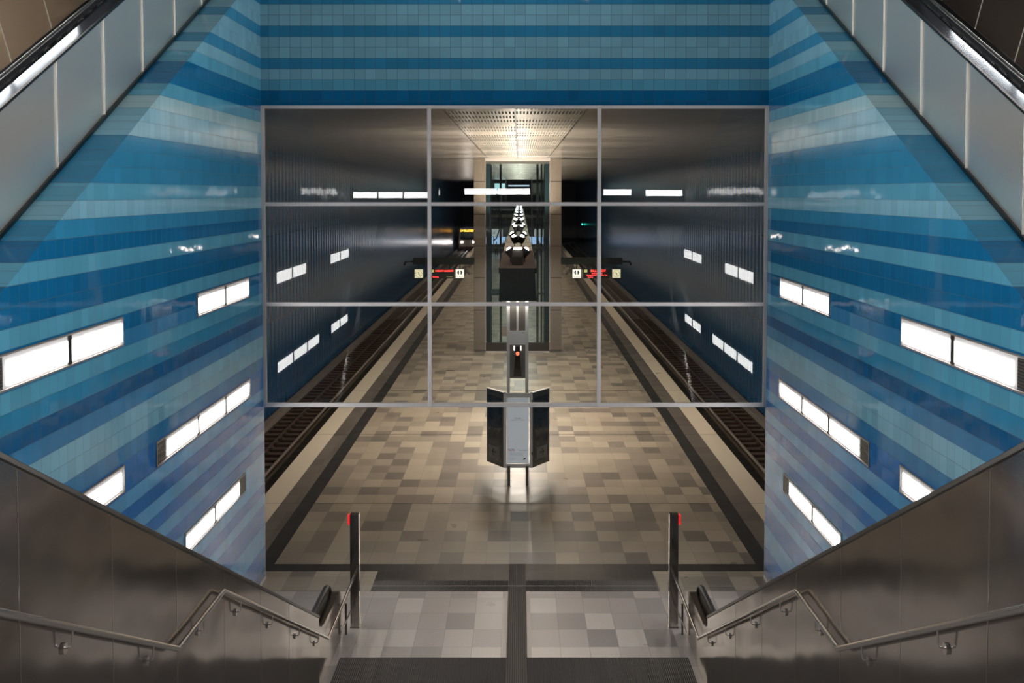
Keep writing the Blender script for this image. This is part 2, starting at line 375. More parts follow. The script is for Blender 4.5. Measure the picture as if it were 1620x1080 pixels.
def thing(name, loc, label, cat, group=None, kind=None):
    o = bpy.data.objects.new(name, None); C.objects.link(o); o.location = loc; o.empty_display_size = .2
    ROOT[o.name] = Vector(loc)
    if label: o['label'] = label; o['category'] = cat
    if group: o['group'] = group
    if kind: o['kind'] = kind
    return o
def dup(root, loc, label=None, group=None):
    def cp(o, par):
        c = o.copy(); C.objects.link(c)
        if par: c.parent = par
        for ch in list(o.children): cp(ch, c)
        return c
    r = cp(root, None); r.location = loc
    if label: r['label'] = label
    if group: r['group'] = group
    return r
def text(body, parent, loc, size, mat, rot=(PI/2, 0, 0), name='lettering', align='CENTER', sx=1.0, ext=.001):
    cu = bpy.data.curves.new(name, 'FONT'); cu.body = body; cu.size = size; cu.align_x = align; cu.align_y = 'CENTER'; cu.extrude = ext
    cu.materials.append(M[mat]); tmp = bpy.data.objects.new(name, cu); C.objects.link(tmp)
    bpy.context.view_layer.update()
    me = bpy.data.meshes.new_from_object(tmp.evaluated_get(bpy.context.evaluated_depsgraph_get()))
    bpy.data.objects.remove(tmp); o = bpy.data.objects.new(name, me); C.objects.link(o)
    o.parent = parent; o.location = Vector(loc)-ROOT[parent.name]; o.rotation_euler = rot; o.scale = (sx, 1, 1)
    return o
st = dict(kind='structure')

# ------------------------------------------------------------------ setting
YW, XW, SL = 19.48, 4.75, .516          # glass wall distance, stairwell half width, slope of stairs
YE = 172.0                               # far end of the station
# platform
obj('floor', MB().box(-6.08, 6.08, 18.84, YE, -.35, 0), 'platform', **st)
obj('floor_stair_foot', MB().box(-4.75, 4.75, 13.5, 18.84, -.35, 0), 'foot', **st)
n = 0
def trim(mb, mat, **k):
    global n
    n += 1; return obj('trim_%d' % n, mb, mat, kind='structure', **k)
e = .004
for s in (-1, 1):
    a, b_ = sorted((s*4.76, s*5.10)); trim(MB().box(a, b_, 19.86, YE, 0, e), 'black_tiles')
    a, b_ = sorted((s*5.10, s*5.55)); trim(MB().box(a, b_, 19.5, YE, 0, e), 'grey_tiles')
    a, b_ = sorted((s*5.55, s*6.10)); trim(MB().box(a, b_, 19.5, YE, -.12, e*1.5), 'cream')
trim(MB().box(-4.76, 4.76, 19.86, 20.236, 0, e), 'black_tiles')
trim(MB().box(-2.66, -.12, 19.35, 19.86, 0, e), 'black_tiles'); trim(MB().box(.21, 2.66, 19.35, 19.86, 0, e), 'black_tiles')
trim(MB().box(-2.66, -.12, 18.84, 19.35, 0, e), 'ribbed'); trim(MB().box(.21, 2.66, 18.84, 19.35, 0, e), 'ribbed')
trim(MB().box(-4.7, 4.7, 19.08, 19.10, e, e+.003), 'white_line')
for yy in (24.25, 31.25, 38.25, 45.2): trim(MB().box(-6.08, 6.08, yy-.008, yy+.008, e, e+.003), 'stand_dark')
for s in (-1, 1):   # pale slab edge beside the grating
    x0, x1 = (-.19, -.12) if s < 0 else (.21, .28)
    trim(MB().box(x0, x1, 16.11, 18.84, 0, e), plain('pale_slab', (.45, .39, .34), .4, noise=.05))
trim(MB().box(-.12, .21, 14.8, 20.236, 0, e*1.6), 'gutter')
trim(MB().box(-2.75, -.12, 14.8, 16.11, 0, e), 'ribbed'); trim(MB().box(.21, 2.75, 14.8, 16.11, 0, e), 'ribbed')
# tracks
for s in (-1, 1):
    f = lambda a, b: sorted((s*a, s*b))
    a, b_ = f(5.8, 6.06); obj('wall_platform_side', MB().box(a, b_, 19.5, YE, -1.3, -.36), 'conc_dark', **st)
    a, b_ = f(6.0, 7.36); obj('floor_track_pit', MB().box(a, b_, 18.0, YE, -1.4, -1.16), 'pit', **st)
    a, b_ = f(7.36, 9.39); obj('ballast', MB().box(a, b_, YW+.03, YE, -1.4, -1.12), 'ballast', kind='stuff', label='brown track ballast on the %s trackbed' % ('left' if s < 0 else 'right'), category='ballast')
    a, b_ = f(9.4, 9.7); obj('wall_track_%s' % ('left' if s < 0 else 'right'), MB().box(a, b_, 18.0, YE, -1.4, 9.3), 'track_wall', **st)
    a, b_ = f(8.86, 9.16); trim(MB().box(a, b_, 19.6, YE, -1.12, -.94), 'concrete', bevel=.02)
    # stair walls
    a, b_ = f(XW, XW+.10)
    L0 = 1.42
    sd = 'left' if s < 0 else 'right'
    obj('wall_'+sd, MB().yz([(YW, 0), (YW, L0+SL*YW), (3.0, L0+SL*3.0), (3.0, 0)], a, b_), 'tile_side', **st)
    a, b_ = f(XW+.10, XW+.47)
    obj('trim_sill_'+sd, MB().yz([(YW+.4, L0+SL*(YW+.4)-.12), (YW+.4, L0+SL*(YW+.4)), (3, L0+SL*3), (3, L0+SL*3-.12)], a, b_), 'tile_side', **st)
    a, b_ = f(XW-.012, XW); obj('baseboard_'+sd, MB().box(a, b_, 14.9, YW, 0, .07), 'white_line', **st)
    a, b_ = f(XW, XW+.012); obj('trim_corner_'+sd, MB().box(a, b_, YW, YW+.02, 0, 3.3), 'white_line', **st)
    # closing wall of the escalator hall and its end
    a, b_ = f(7.9, 8.1); obj('wall_hall_'+sd, MB().box(a, b_, -10, 22, 0, 14.5), 'plaster_l', **st)
    a, b_ = f(XW, 8.1); obj('wall_hall_end_'+sd, MB().box(a, b_, 21.8, 22, 9.3, 14.5), 'plaster_l', **st)
    a, b_ = f(XW+.1, 9.7); obj('wall_end_'+sd, MB().box(a, b_, YW-.02, YW+.02, -1.4, 9.3), 'track_wall', **st)
obj('wall_front', MB().box(-XW, XW, YW, YW+.25, 8.97, 14.5), 'tile_front_shaded', **st)
obj('ceiling', MB().box(-9.5, 9.5, YW+.25, YE, 8.95, 9.2), 'ceiling', **st)
obj('ceiling_hall', MB().box(-8.1, 8.1, -10, 22, 14.5, 14.7), 'plaster', **st)
obj('wall_back', MB().box(-9.5, 9.5, -10.2, -10, 5.5, 14.5), 'plaster_l', **st)
obj('wall_far', MB().box(-9.5, 9.5, YE, YE+.2, -1.3, 9.2), 'plaster', **st)
obj('floor_mezzanine', MB().box(-8.1, 8.1, -10, 2.42, 5.45, 5.75), 'mez_floor', **st)
# stairs
mb = MB(); poly = [(2.42, 5.6), (2.42, 5.75)]
def flight(y0, z0, y1, z1, k):
    for i in range(k):
        ya = y0+(y1-y0)*i/k; yb = y0+(y1-y0)*(i+1)/k; zb = z0+(z1-z0)*(i+1)/k
        poly.append((ya, zb)); poly.append((yb, zb))
flight(2.42, 5.75, 8.37, 2.68, 19); poly.append((9.6, 2.68)); flight(9.6, 2.68, 14.8, 0, 17)
poly += [(14.8, -.2), (13.4, -.2)]
mb = MB(); mb.yz(poly, -2.74, 2.74)
obj('floor_stairs', mb, 'stair', **st)

# glass wall
wn_ = thing('window_1', (0, YW, 3.3), None, None, kind='structure')
ZR = [(3.29, 3.37), (5.205, 5.275), (7.09, 7.16), (8.91, 8.97)]
XC = [-4.75, -1.60, 1.60, 4.75]
mb = MB()
mb.box(-4.76, -4.69, YW-.03, YW+.05, 3.29, 8.97); mb.box(4.69, 4.76, YW-.03, YW+.05, 3.29, 8.97)
obj('window_frame', mb, 'mullion', wn_, bevel=.006)
for x in (-1.605, 1.585): obj('mullion', MB().box(x-.035, x+.035, YW-.035, YW+.05, 3.29, 8.97), 'mullion', wn_, bevel=.006)
for z0, z1 in ZR: obj('transom', MB().box(-4.69, 4.69, YW-.03, YW+.04, z0, z1), 'mullion', wn_, bevel=.006)
for i in range(3):
    for j in range(3):
        x0 = [-4.69, -1.57, 1.62][i]; x1 = [-1.64, 1.55, 4.69][i]
        obj('pane', MB().box(x0, x1, YW+.005, YW+.006, ZR[j][1], ZR[j+1][0]), 'glass', wn_)

# ------------------------------------------------------------------ recessed wall lights
def wall_light(s, y0, y1, z0, z1, splits, grille, label, name='wall_light'):
    """s: side; splits: list of (ya,yb) lit panes; grille: (ya,yb) or None"""
    x = s*XW
    t = thing(name, (x, (y0+y1)/2, z0), label, 'light', 'recessed lights in the blue tiled walls')
    def bx(mb, d0, d1, ya, yb, za, zb):
        a, b_ = sorted((x-s*d0, x-s*d1)); return mb.box(a, b_, ya, yb, za, zb)
    mb = MB(); fr = .022
    bx(mb, -.0, .018, y0, y1, z0, z0+fr); bx(mb, 0, .018, y0, y1, z1-fr, z1)
    bx(mb, 0, .018, y0, y0+fr, z0+fr, z1-fr); bx(mb, 0, .018, y1-fr, y1, z0+fr, z1-fr)
    obj('frame', mb, 'lampsteel', t, bevel=.003)
    bk = MB(); bx(bk, 0, .004, y0+fr, y1-fr, z0+fr, z1-fr); obj('housing', bk, 'white_post', t)
    for ya, yb in splits:
        p = obj('light_panel', bx(MB(), .004, .010, ya+.055, yb-.055, z0+.055, z1-.08), 'panel_light', t)
    for (ya, yb), (yc, yd) in zip(splits, splits[1:]):
        obj('divider', bx(MB(), .004, .014, yb-.045, yc+.045, z0+fr, z1-fr), 'dark_steel', t)
    if grille: obj('grille', bx(MB(), .004, .012, grille[0], grille[1], z0+.03, z1-.03), 'grille', t)
    return t
for s in (-1, 1):
    sd = 'left' if s < 0 else 'right'; k = .09*0
    wall_light(s, 15.5, 18.45, 5.47, 5.83, [(15.5, 16.98), (16.98, 18.45)], None, 'two-pane lit strip high on the %s blue wall nearest the glass' % sd)
    wall_light(s, 9.0, 12.58, 5.47, 5.83, [(9.65, 11.08), (11.08, 12.58)], (9.03, 9.62), 'long lit strip high on the %s blue wall, the one nearest the escalator' % sd)
    wall_light(s, 13.67, 18.45, 3.68, 4.02, [(14.05, 15.48), (15.48, 16.94), (16.94, 18.42)], (13.70, 14.02), 'three-pane lit strip at mid height on the %s blue wall with an end grille' % sd)
    wall_light(s, 9.8, 12.55, 3.68, 4.02, [(9.9, 11.2), (11.2, 12.52)], None, 'single visible lit pane on the %s blue wall half cut off by the steel balustrade' % sd)
    wall_light(s, 14.79, 18.08, 2.08, 2.42, [(14.82, 16.28), (16.28, 17.75)], (17.77, 18.05), 'lowest lit strip on the %s blue wall, two panes and a grille' % sd)
for s in (-1, 1):
    sd = 'left' if s < 0 else 'right'
    for k, y in enumerate((3.2, 6.4, 9.6, 12.8)):
        z = 2.72+SL*y+.85; x = s*7.9; od = ['lowest', 'second', 'third', 'highest'][k]
        t = thing('wall_light', (x, y, z), '%s strip light on the %s wall of the escalator hall' % (od, sd), 'light', 'strip lights of the escalator hall')
        a, b_ = sorted((x, x-s*.06)); obj('frame', MB().box(a, b_, y-1.4, y+1.4, z-.28, z+.28), 'lampsteel', t, bevel=.01)
        a, b_ = sorted((x-s*.06, x-s*.07)); obj('light_panel', MB().box(a, b_, y-1.35, y+1.35, z-.23, z+.23), 'hall_light', t)
    for k in range(4):
        y = 7.2+k*2.5; ya, yb = y, y+2.3; zf = lambda q: 2.72+SL*q+1.95; x = s*7.9
        od = ['lowest', 'second', 'third', 'highest'][k]
        t = thing('strip_light', (x, y, zf(y)), '%s sloping tube light above the %s escalator, over the wall strips' % (od, sd), 'light', 'sloping tube lights above the escalators')
        a, b_ = sorted((x, x-s*.05)); obj('housing', MB().yz([(ya, zf(ya)-.12), (ya, zf(ya)+.12), (yb, zf(yb)+.12), (yb, zf(yb)-.12)], a, b_), 'lampsteel', t)
        a, b_ = sorted((x-s*.05, x-s*.07)); obj('tube_cover', MB().yz([(ya+.03, zf(ya)-.09), (ya+.03, zf(ya)+.09), (yb-.03, zf(yb)+.09), (yb-.03, zf(yb)-.09)], a, b_), 'panel_light', t)
# lights behind the viewer, seen mirrored in the glass
def mez_light(x0, x1, z0, label, pan):
    t = thing('wall_light', ((x0+x1)/2, -9.99, z0), label, 'light', 'lit strips on the mezzanine back wall')
    obj('frame', MB().box(x0, x1, -10, -9.97, z0, z0+.36), 'lampsteel', t, bevel=.004)
    for i in range(pan):
        a = x0+(x1-x0)*i/pan+.04; b_ = x0+(x1-x0)*(i+1)/pan-.04
        obj('light_panel', MB().box(a, b_, -9.97, -9.96, z0+.04, z0+.32), 'mez_light', t)
mez_light(-2.55, .62, 7.22, 'lit strip on the mezzanine back wall facing the stairs', 2)
mez_light(4.0, 5.4, 7.18, 'short lit strip on the mezzanine back wall, right of the middle', 1)
mez_light(6.0, 7.8, 7.15, 'lit strip on the mezzanine back wall by the right hall wall', 1)
mez_light(-7.8, -4.2, 7.05, 'lit strip on the mezzanine back wall by the left hall wall', 3)
for i, (x, y) in enumerate(STAIR_FILL_LAMPS):  # out-of-view frames for the added fill lamps
    wh = ['near left', 'near right', 'far left', 'far right'][i]
    t = thing('added_ceiling_light', (x, y, 14.5), 'added unseen square ceiling light above the stairs, %s of the four' % wh, 'light', 'added square lights above the stairs')
    mb = MB(); 
    for a in (-1, 1):
        mb.box(x+a*.85-.05, x+a*.85+.05, y-.9, y+.9, 14.3, 14.5); mb.box(x-.8, x+.8, y+a*.85-.05, y+a*.85+.05, 14.3, 14.5)
    obj('frame', mb, 'lampsteel', t)

# ------------------------------------------------------------------ steel balustrades, handrails, posts
def topz(y): return 8.808 - SL*y
def smooth_path(pts, r=.06, k=4):
    out = [Vector(pts[0])]
    for i in range(1, len(pts)-1):
        p = Vector(pts[i]); a = (Vector(pts[i-1])-p).normalized()*r; b_ = (Vector(pts[i+1])-p).normalized()*r
        for j in range(k+1):
            u = j/k; out.append((p+a)*(1-u)**2 + p*2*u*(1-u) + (p+b_)*u*u)
    out.append(Vector(pts[-1])); return out
for s in (-1, 1):
    sd = 'left' if s < 0 else 'right'
    x0, x1 = sorted((s*2.75, s*2.81))
    t = thing('balustrade', (s*2.78, 8, 0), 'brushed steel balustrade wall along the %s side of the stairs' % sd, 'balustrade')
    ys = [2.0, 3.14, 4.47, 5.80, 7.13, 8.46, 9.83, 11.21, 12.58, 14.46]
    for a, b_ in zip(ys, ys[1:]):
        g_ = .004
        obj('panel', MB().yz([(a+g_, 0), (a+g_, topz(a+g_)-.03), (b_-g_, topz(b_-g_)-.03), (b_-g_, 0)], x0, x1), 'steel', t)
    for q in ys[1:-1]: obj('joint_strip', MB().yz([(q-.004, 0), (q-.004, topz(q)-.035), (q+.004, topz(q)-.035), (q+.004, 0)], *sorted((s*2.748, s*2.752))), 'steel_pipe', t)
    xa, xb = sorted((s*2.765, s*2.80)); obj('backing', MB().yz([(2.0, 0), (2.0, topz(2)-.05), (14.44, topz(14.44)-.05), (14.44, 0)], xa, xb), 'lampsteel', t)
    xa, xb = sorted((s*2.738, s*2.83)); obj('cap', MB().yz([(2.0, topz(2)-.03), (2.0, topz(2)+.012), (14.46, topz(14.46)+.012), (14.46, topz(14.46)-.03)], xa, xb), 'dark_steel', t, bevel=.006)
    # handrail
    hx = s*2.69
    P = [(hx, 3.2, 7.915-SL*3.2), (hx, 8.32, 3.62), (hx, 9.6, 3.60), (hx, 14.85, .86), (hx, 17.2, .90)]
    h = thing('handrail', (s*2.75, 9, 2.6), 'tubular steel handrail fixed along the %s stair balustrade' % sd, 'handrail')
    obj('rail', MB().tube(smooth_path(P, .05), .024, 16), 'steel_pipe', h, smooth=True)
    def hz(y):
        for (a, b_) in zip(P, P[1:]):
            if a[1] <= y <= b_[1]: return a[2]+(b_[2]-a[2])*(y-a[1])/(b_[1]-a[1])
    BY = [4.9, 6.35, 7.75, 9.0, 10.2, 11.5, 12.9, 14.1, 15.9] 
    for y in BY:
        z = hz(y)
        br = obj('bracket', MB().tube(smooth_path([(hx, y, z-.02), (hx+s*.008, y, z-.125), (s*2.745, y, z-.135)], .02, 3), .0065, 8), 'steel_pipe', h, smooth=True)
        obj('plate', MB().cyl((s*2.752, y, z-.135), (s*2.735, y, z-.135), .036, n=24), 'steel_pipe', br, smooth=True)
    # lower guard rail between the post and the slim upright
    obj('lower_rail', MB().tube([(s*2.72, 16.1, .42), (s*2.69, 17.2, .44)], .013, 10), 'steel_pipe', h, smooth=True)
    obj('upright', MB().box(*sorted((s*2.78, s*2.81)), 16.95, 16.99, 0, .52), 'dark_steel', h, bevel=.003)
    # full-height post
    p = thing('post', (s*2.685, 17.25, 0), 'tall square steel post with a red button at the foot of the %s handrail' % sd, 'post')
    obj('shaft', MB().box(s*2.685-.075, s*2.685+.075, 17.2, 17.33, 0, 1.94), 'dark_steel' if False else 'steel', p, bevel=.004)
    obj('base_plate', MB().box(s*2.685-.082, s*2.685+.082, 17.19, 17.34, 0.0045, .02), 'steel', p)
    a, b_ = sorted((s*2.76, s*2.80)); obj('red_button', MB().box(a, b_, 17.22, 17.31, 1.76, 1.93), 'red', p, bevel=.008)

# ------------------------------------------------------------------ lower escalators (behind the balustrades)
for s in (-1, 1):
    sd = 'left' if s < 0 else 'right'
    t = thing('escalator', (s*3.75, 12, 0), 'escalator rising behind the %s steel balustrade, its rounded end on the platform' % sd, 'escalator')
    dk = lambda y: .85 + max(0, 15.3-y)*SL - .02
    def side(xa, xb, yend):
        a, b_ = sorted((xa, xb)); pts = [(4.0, dk(4.0)-1.25), (4.0, dk(4.0)), (14.9, dk(14.9)), (15.15, dk(15.15)), (15.4, .85), (yend-.35, .85)]
        for k in range(7):
            q = k/6*PI/2; pts.append((yend-.35+.35*math.sin(q), .5+.35*math.cos(q)))
        pts += [(yend, 0), (14.0, 0)]
        return MB().yz(pts, a, b_)
    obj('balustrade', side(s*2.85, s*3.06, 16.95), 'steel', t, bevel=.008)
    obj('balustrade', side(s*4.40, s*4.58, 16.60), 'steel', t, bevel=.008)
    for xc, ye in ((3.03, 16.80), (4.38, 16.45)):
        ln = [(s*xc, 5.0, dk(5)+.11), (s*xc, 14.8, dk(14.8)+.11), (s*xc, 15.25, .99), (s*xc, ye-.3, .97)]
        for k in range(1, 8): 
            q = k/8*PI; ln.append((s*xc, ye-.3+.24*math.sin(q), .73+.24*math.cos(q)))
        obj('handrail', MB().tube(ln, .05, 12, .03), 'rubber', t, smooth=True)
        a, b_ = sorted((s*xc-.02, s*xc+.02)); obj('newel', MB().yz([(5.0, dk(5)-.05), (5.0, dk(5)+.09), (14.9, dk(14.9)+.09), (15.3, .95), (ye-.2, .93), (ye-.1, .75), (ye-.2, .6), (15.3, .6)], a, b_), 'black', t)
    mb = MB(); y = 15.2; z = 0; poly = [(16.6, -.1), (16.6, .005), (15.2, .005)]
    while y > 4.4:
        z += .2; poly.append((y, z)); y -= .2/SL; poly.append((y, z))
    poly += [(y, z-.4), (15.0, -.1)]
    a, b_ = sorted((s*3.09, s*4.36)); obj('steps', mb.yz(poly, a, b_), 'step', t)

# ------------------------------------------------------------------ upper escalators (rising away beyond the blue walls)
for s in (-1, 1):
    sd = 'left' if s < 0 else 'right'
    t = thing('escalator', (s*6.0, 12, 5.5), 'escalator climbing away at the top %s corner above the blue wall' % sd, 'escalator')
    Y0, Y1 = 3.0, 21.6
    lo = lambda y: 1.42+SL*y; hi = lambda y: 2.72+SL*y
    def slab(xa, xb, f0, f1, d0=0, d1=0, ya=Y0, yb=Y1):
        a, b_ = sorted((s*xa, s*xb)); return MB().yz([(ya, f0(ya)+d0), (ya, f1(ya)+d1), (yb, f1(yb)+d1), (yb, f0(yb)+d0)], a, b_)
    ys = [Y0] + [11.92-1.38*k for k in range(6, -1, -1)] + [11.92+1.38*k for k in range(1, 7)] + [Y1]
    for a, b_ in zip(ys, ys[1:]): obj('cladding_panel', slab(5.22, 5.26, lo, hi, .05, -.03, a+.004, b_-.004), 'steel_up', t)
    obj('backing', slab(5.24, 5.28, lo, hi, 0, -.04), 'steel_up', t)
    for q in ys[1:-1]: obj('joint_strip', slab(5.203, 5.222, lo, hi, .05, -.03, q-.008, q+.008), 'seam', t)
    obj('base_strip', slab(5.19, 5.30, lo, lo, .001, .055), 'dark_steel', t)
    obj('deck_edge', slab(5.205, 5.235, hi, hi, -.035, .0), 'dark_steel', t)
    obj('deck', slab(5.235, 5.43, hi, hi, -.03, .0), 'deck', t)
    obj('handrail', MB().tube([(s*5.475, y, hi(y)+.03) for y in (Y0, Y1)], .03, 14, .03), 'rubber', t, smooth=True)
    obj('inner_rail', MB().tube([(s*5.53, y, hi(y)+.05) for y in (Y0, Y1)], .018, 12), 'steel_pipe', t, smooth=True)
    # far balustrade: leaning bronze panels square to the slope
    th = math.atan(SL); k = 0; y = Y0
    while y < Y1:
        yn = y+1.25; le = .9*SL   # panel joints lean square to the slope
        poly = [(y+.003, hi(y)-.95), (y-le*.95+.003, hi(y-le*.95)-.02), (yn-le*.95-.003, hi(yn-le*.95)-.02), (yn-.003, hi(yn)-.95)]
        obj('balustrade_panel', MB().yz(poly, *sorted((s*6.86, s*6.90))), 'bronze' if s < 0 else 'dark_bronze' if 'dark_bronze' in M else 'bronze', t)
        obj('joint_strip', MB().yz([(yn-.008, hi(yn)-.95), (yn-le*.95-.008, hi(yn-le*.95)-.02), (yn-le*.95+.008, hi(yn-le*.95)-.02), (yn+.008, hi(yn)-.95)], *sorted((s*6.85, s*6.862))), 'seam', t)
        y = yn
    obj('balustrade_backing', slab(6.91, 6.95, hi, hi, -1.0, -.02), 'lampsteel', t)
    obj('handrail', MB().tube([(s*6.95, y, hi(y)+.045) for y in (Y0, Y1)], .045, 14, .03), 'rubber', t, smooth=True)
    mb = MB(); y = 3.2; z = hi(3.2)-1.1; poly = [(y, z-.3)]
    while y < 21.2:
        poly.append((y, z)); poly.append((y+.2/SL, z)); y += .2/SL; z += .2
    poly.append((y, z-.5)); obj('steps', mb.yz(poly, *sorted((s*5.50, s*6.84))), 'step', t)
    obj('truss', slab(5.24, 6.94, lo, lo, -.15, 0), 'dark_steel', t)

# ------------------------------------------------------------------ information stand
t = thing('information_stand', (.05, 25.8, 0), 'three-sided information stand on two legs in the middle of the platform', 'information stand')
for dx in (-.23, .23): obj('leg', MB().box(.05+dx-.035, .05+dx+.035, 25.74, 25.80, 0, .5), 'stand_dark', t, bevel=.004)
cx = .05; W2 = .365; YF = 25.74
fr = MB()
for a in (-1, 1): fr.box(cx+a*W2-(.075 if a > 0 else 0), cx+a*W2+(.075 if a < 0 else 0), YF, YF+.08, .45, 2.33)
fr.box(cx-W2+.075, cx+W2-.075, YF, YF+.08, .45, .55); fr.box(cx-W2+.075, cx+W2-.075, YF, YF+.08, 2.22, 2.33)
obj('centre_frame', fr, 'stand_frame', t, bevel=.006)
ps = obj('poster', MB().box(cx-.27, cx+.27, YF+.02, YF+.03, .56, 2.21), 'paper', t)
yt = YF+.017
text('SOS', ps, (cx-.165, yt, .90), .08, 'ink_red', sx=1.2); text('Notrufsäule', ps, (cx+.02, yt, .895), .045, 'ink_grey', align='LEFT')
text('Fahrplan', ps, (cx, yt, 1.70), .05, 'ink_grey'); text('Abfahrtszeiten und Liniennetz', ps, (cx, yt, 1.655), .028, 'ink_grey')
for i in range(3): text('Information zum Fahrplan im Verkehrsverbund', ps, (cx-.22, yt, .82-.028*i), .018, 'ink_grey', align='LEFT')
for i in range(2): text('Fahrgastinformation', ps, (cx-.22, yt, .70-.035*i), .018, 'ink_grey', align='LEFT')
obj('emblem', MB().xz([(cx+.12, .655), (cx+.15, .69), (cx+.20, .70), (cx+.19, .67), (cx+.16, .65)], yt-.001, yt+.002), 'ink', ps)
for z in (.78, 2.1): obj('lock', MB().box(cx+.335, cx+.375, YF-.012, YF, z, z+.07), 'stand_dark', t, bevel=.003)
for s in (-1, 1):
    # wing: from the centre frame's edge back and outwards
    p0 = Vector((cx+s*(W2+.005), YF+.01, 0)); p1 = Vector((cx+s*(W2+.44), YF+.66, 0)); d = (p1-p0).normalized(); nrm = Vector((d.y*s, -d.x*s, 0))
    if nrm.y > 0: nrm = -nrm
    def pl(u0, u1, w0, w1, z0, z1):
        q = [p0+d*u0+nrm*w0, p0+d*u1+nrm*w0, p0+d*u1+nrm*w1, p0+d*u0+nrm*w1]; return MB().xy([(v.x, v.y) for v in q], z0, z1)
    Lw = (p1-p0).length
    wg = obj('wing', pl(0, Lw, -.07, 0, .45, 2.33), 'stand_dark', t, bevel=.006)
    obj('display', pl(.08, Lw-.08, 0.001, .006, .56, 2.2), 'dark_poster', wg)
    obj('rim', pl(0, Lw, -.075, .008, 2.33, 2.35), 'stand_frame', wg)
    nt = obj('notice', pl(.17, Lw-.12, .007, .009, .62, .92), 'grey_poster', wg)
    q = p0+d*(Lw*.52)+nrm*.012; ang = math.atan2(d.y, d.x) if s > 0 else math.atan2(-d.y, -d.x)
    text('→' if s > 0 else '←', wg, (q.x, q.y, .77), .30, 'ink', rot=(PI/2, 0, ang), name='arrow')

# ------------------------------------------------------------------ lighting beam on the platform axis
bt = thing('lighting_beam', (.035, 28, 4.5), 'long dark beam running above the platform axis carrying the spotlights', 'beam')
BX = .035; YB = 28.4; BE = 127
obj('beam_end', MB().xz([(BX-.50, 4.46), (BX+.50, 4.46), (BX+.465, 5.33), (BX-.465, 5.33)], 27.5, YB+.2), 'beam_front', bt, bevel=.01)
obj('beam_body', MB().box(BX-.49, BX+.49, YB+.2, BE, 4.48, 5.20), 'beam_front', bt)
obj('cover', MB().box(BX-.50, BX+.50, YB-.86, BE, 5.20, 5.335), 'beam_top', bt)
y = 36.0
while y < BE-1:
    obj('cross_rib', MB().yz([(y, 5.335), (y+.9, 5.42), (y+.95, 5.42), (y+.95, 5.335)], BX-.49, BX+.49), 'stone', bt); y += 3.0
sup = thing('beam_support', (BX, 27.70, 0), 'pale double post with a cross plate behind the information stand', 'support frame')
for a in (-1, 1): obj('upright', MB().box(BX+a*.25-.042, BX+a*.25+.042, 27.70, 27.80, 0, 4.46), 'white_post', sup, bevel=.005)
obj('cross_plate', MB().box(BX-.21, BX+.21, 27.71, 27.79, 3.26, 3.63), 'white_post', sup, bevel=.004)
obj('centre_bar', MB().box(BX-.03, BX+.03, 27.71, 27.77, 3.63, 4.46), 'white_post', sup)
for a in (-1, 1): obj('infill', MB().box(*sorted((BX+a*.03, BX+a*.21)), 27.75, 27.77, 3.63, 4.46), 'grey_panel', sup)
lw = obj('lower_panel', MB().box(BX-.21, BX+.21, 27.75, 27.77, 2.35, 3.26), 'grey_panel', sup)
obj('reflection_taper', MB().hull([(BX-.11, 27.73, 2.40), (BX+.11, 27.73, 2.40), (BX+.11, 27.75, 2.40), (BX-.11, 27.75, 2.40)], [(BX-.045, 27.73, 3.2), (BX+.045, 27.73, 3.2), (BX+.045, 27.75, 3.2), (BX-.045, 27.75, 3.2)]), 'mirror_dark', sup)  # dark taper shaped after the converging reflection in this panel
obj('red_lamp', MB().cyl((BX, 27.72, 3.02), (BX, 27.73, 3.02), .05, n=20), 'lamp_red', sup)
for a in (-1, 1): obj('small_light', MB().box(BX+a*.09-.015, BX+a*.09+.015, 27.72, 27.73, 3.10, 3.23), emit('small_white_lamp', (1, .9, .85), 1.2), sup)

def make_spot(x, y, z, tx, ty, label, grp):
    t = thing('spotlight', (x, y, z), label, 'spotlight', grp)
    d = Vector((tx, ty, 1)).normalized(); c = Vector((x, y, z+.28))
    obj('bracket', MB().box(x-.02, x+.02, y-.05, y+.05, z, z+.26), 'spotbody', t)
    h = MB().cyl(c-d*.16, c+d*.10, .10, .15, 18); obj('housing', h, 'spotbody', t, smooth=True)
    obj('lens', MB().cyl(c+d*.095, c+d*.15, .085, .05, n=18), 'spotlens', t)
    return t
for i, y in enumerate(SPOT_Y):
    o_ = ['nearest', 'second', 'third', 'fourth', 'fifth', 'sixth', 'seventh', 'eighth', 'ninth'][i]
    for s in (-1, 1):
        make_spot(BX+s*.20, y+.8, 5.335, s*.6, .1, '%s spotlight of the %s pair along the beam, tilted outwards' % ('left' if s < 0 else 'right', o_), 'spotlights on the beam')
        if i: make_spot(BX+s*.13, y-2.2, 5.335, s*.25, -.25, '%s spotlight of the %s pair along the beam, tilted to the stairs' % ('left' if s < 0 else 'right', o_), 'spotlights on the beam')
    if i == 0:
        b0 = thing('floodlight', (BX, y, 5.335), 'dark floodlight housing at the near end of the beam', 'spotlight')
        obj('body', MB().yz([(y-.5, 5.335), (y-.3, 5.55), (y+.25, 5.72), (y+.35, 5.335)], BX-.16, BX+.16), 'spotbody', b0, bevel=.02)
        obj('lens', MB().box(BX-.12, BX+.12, y+.27, y+.31, 5.73, 5.78), 'spotlens', b0)

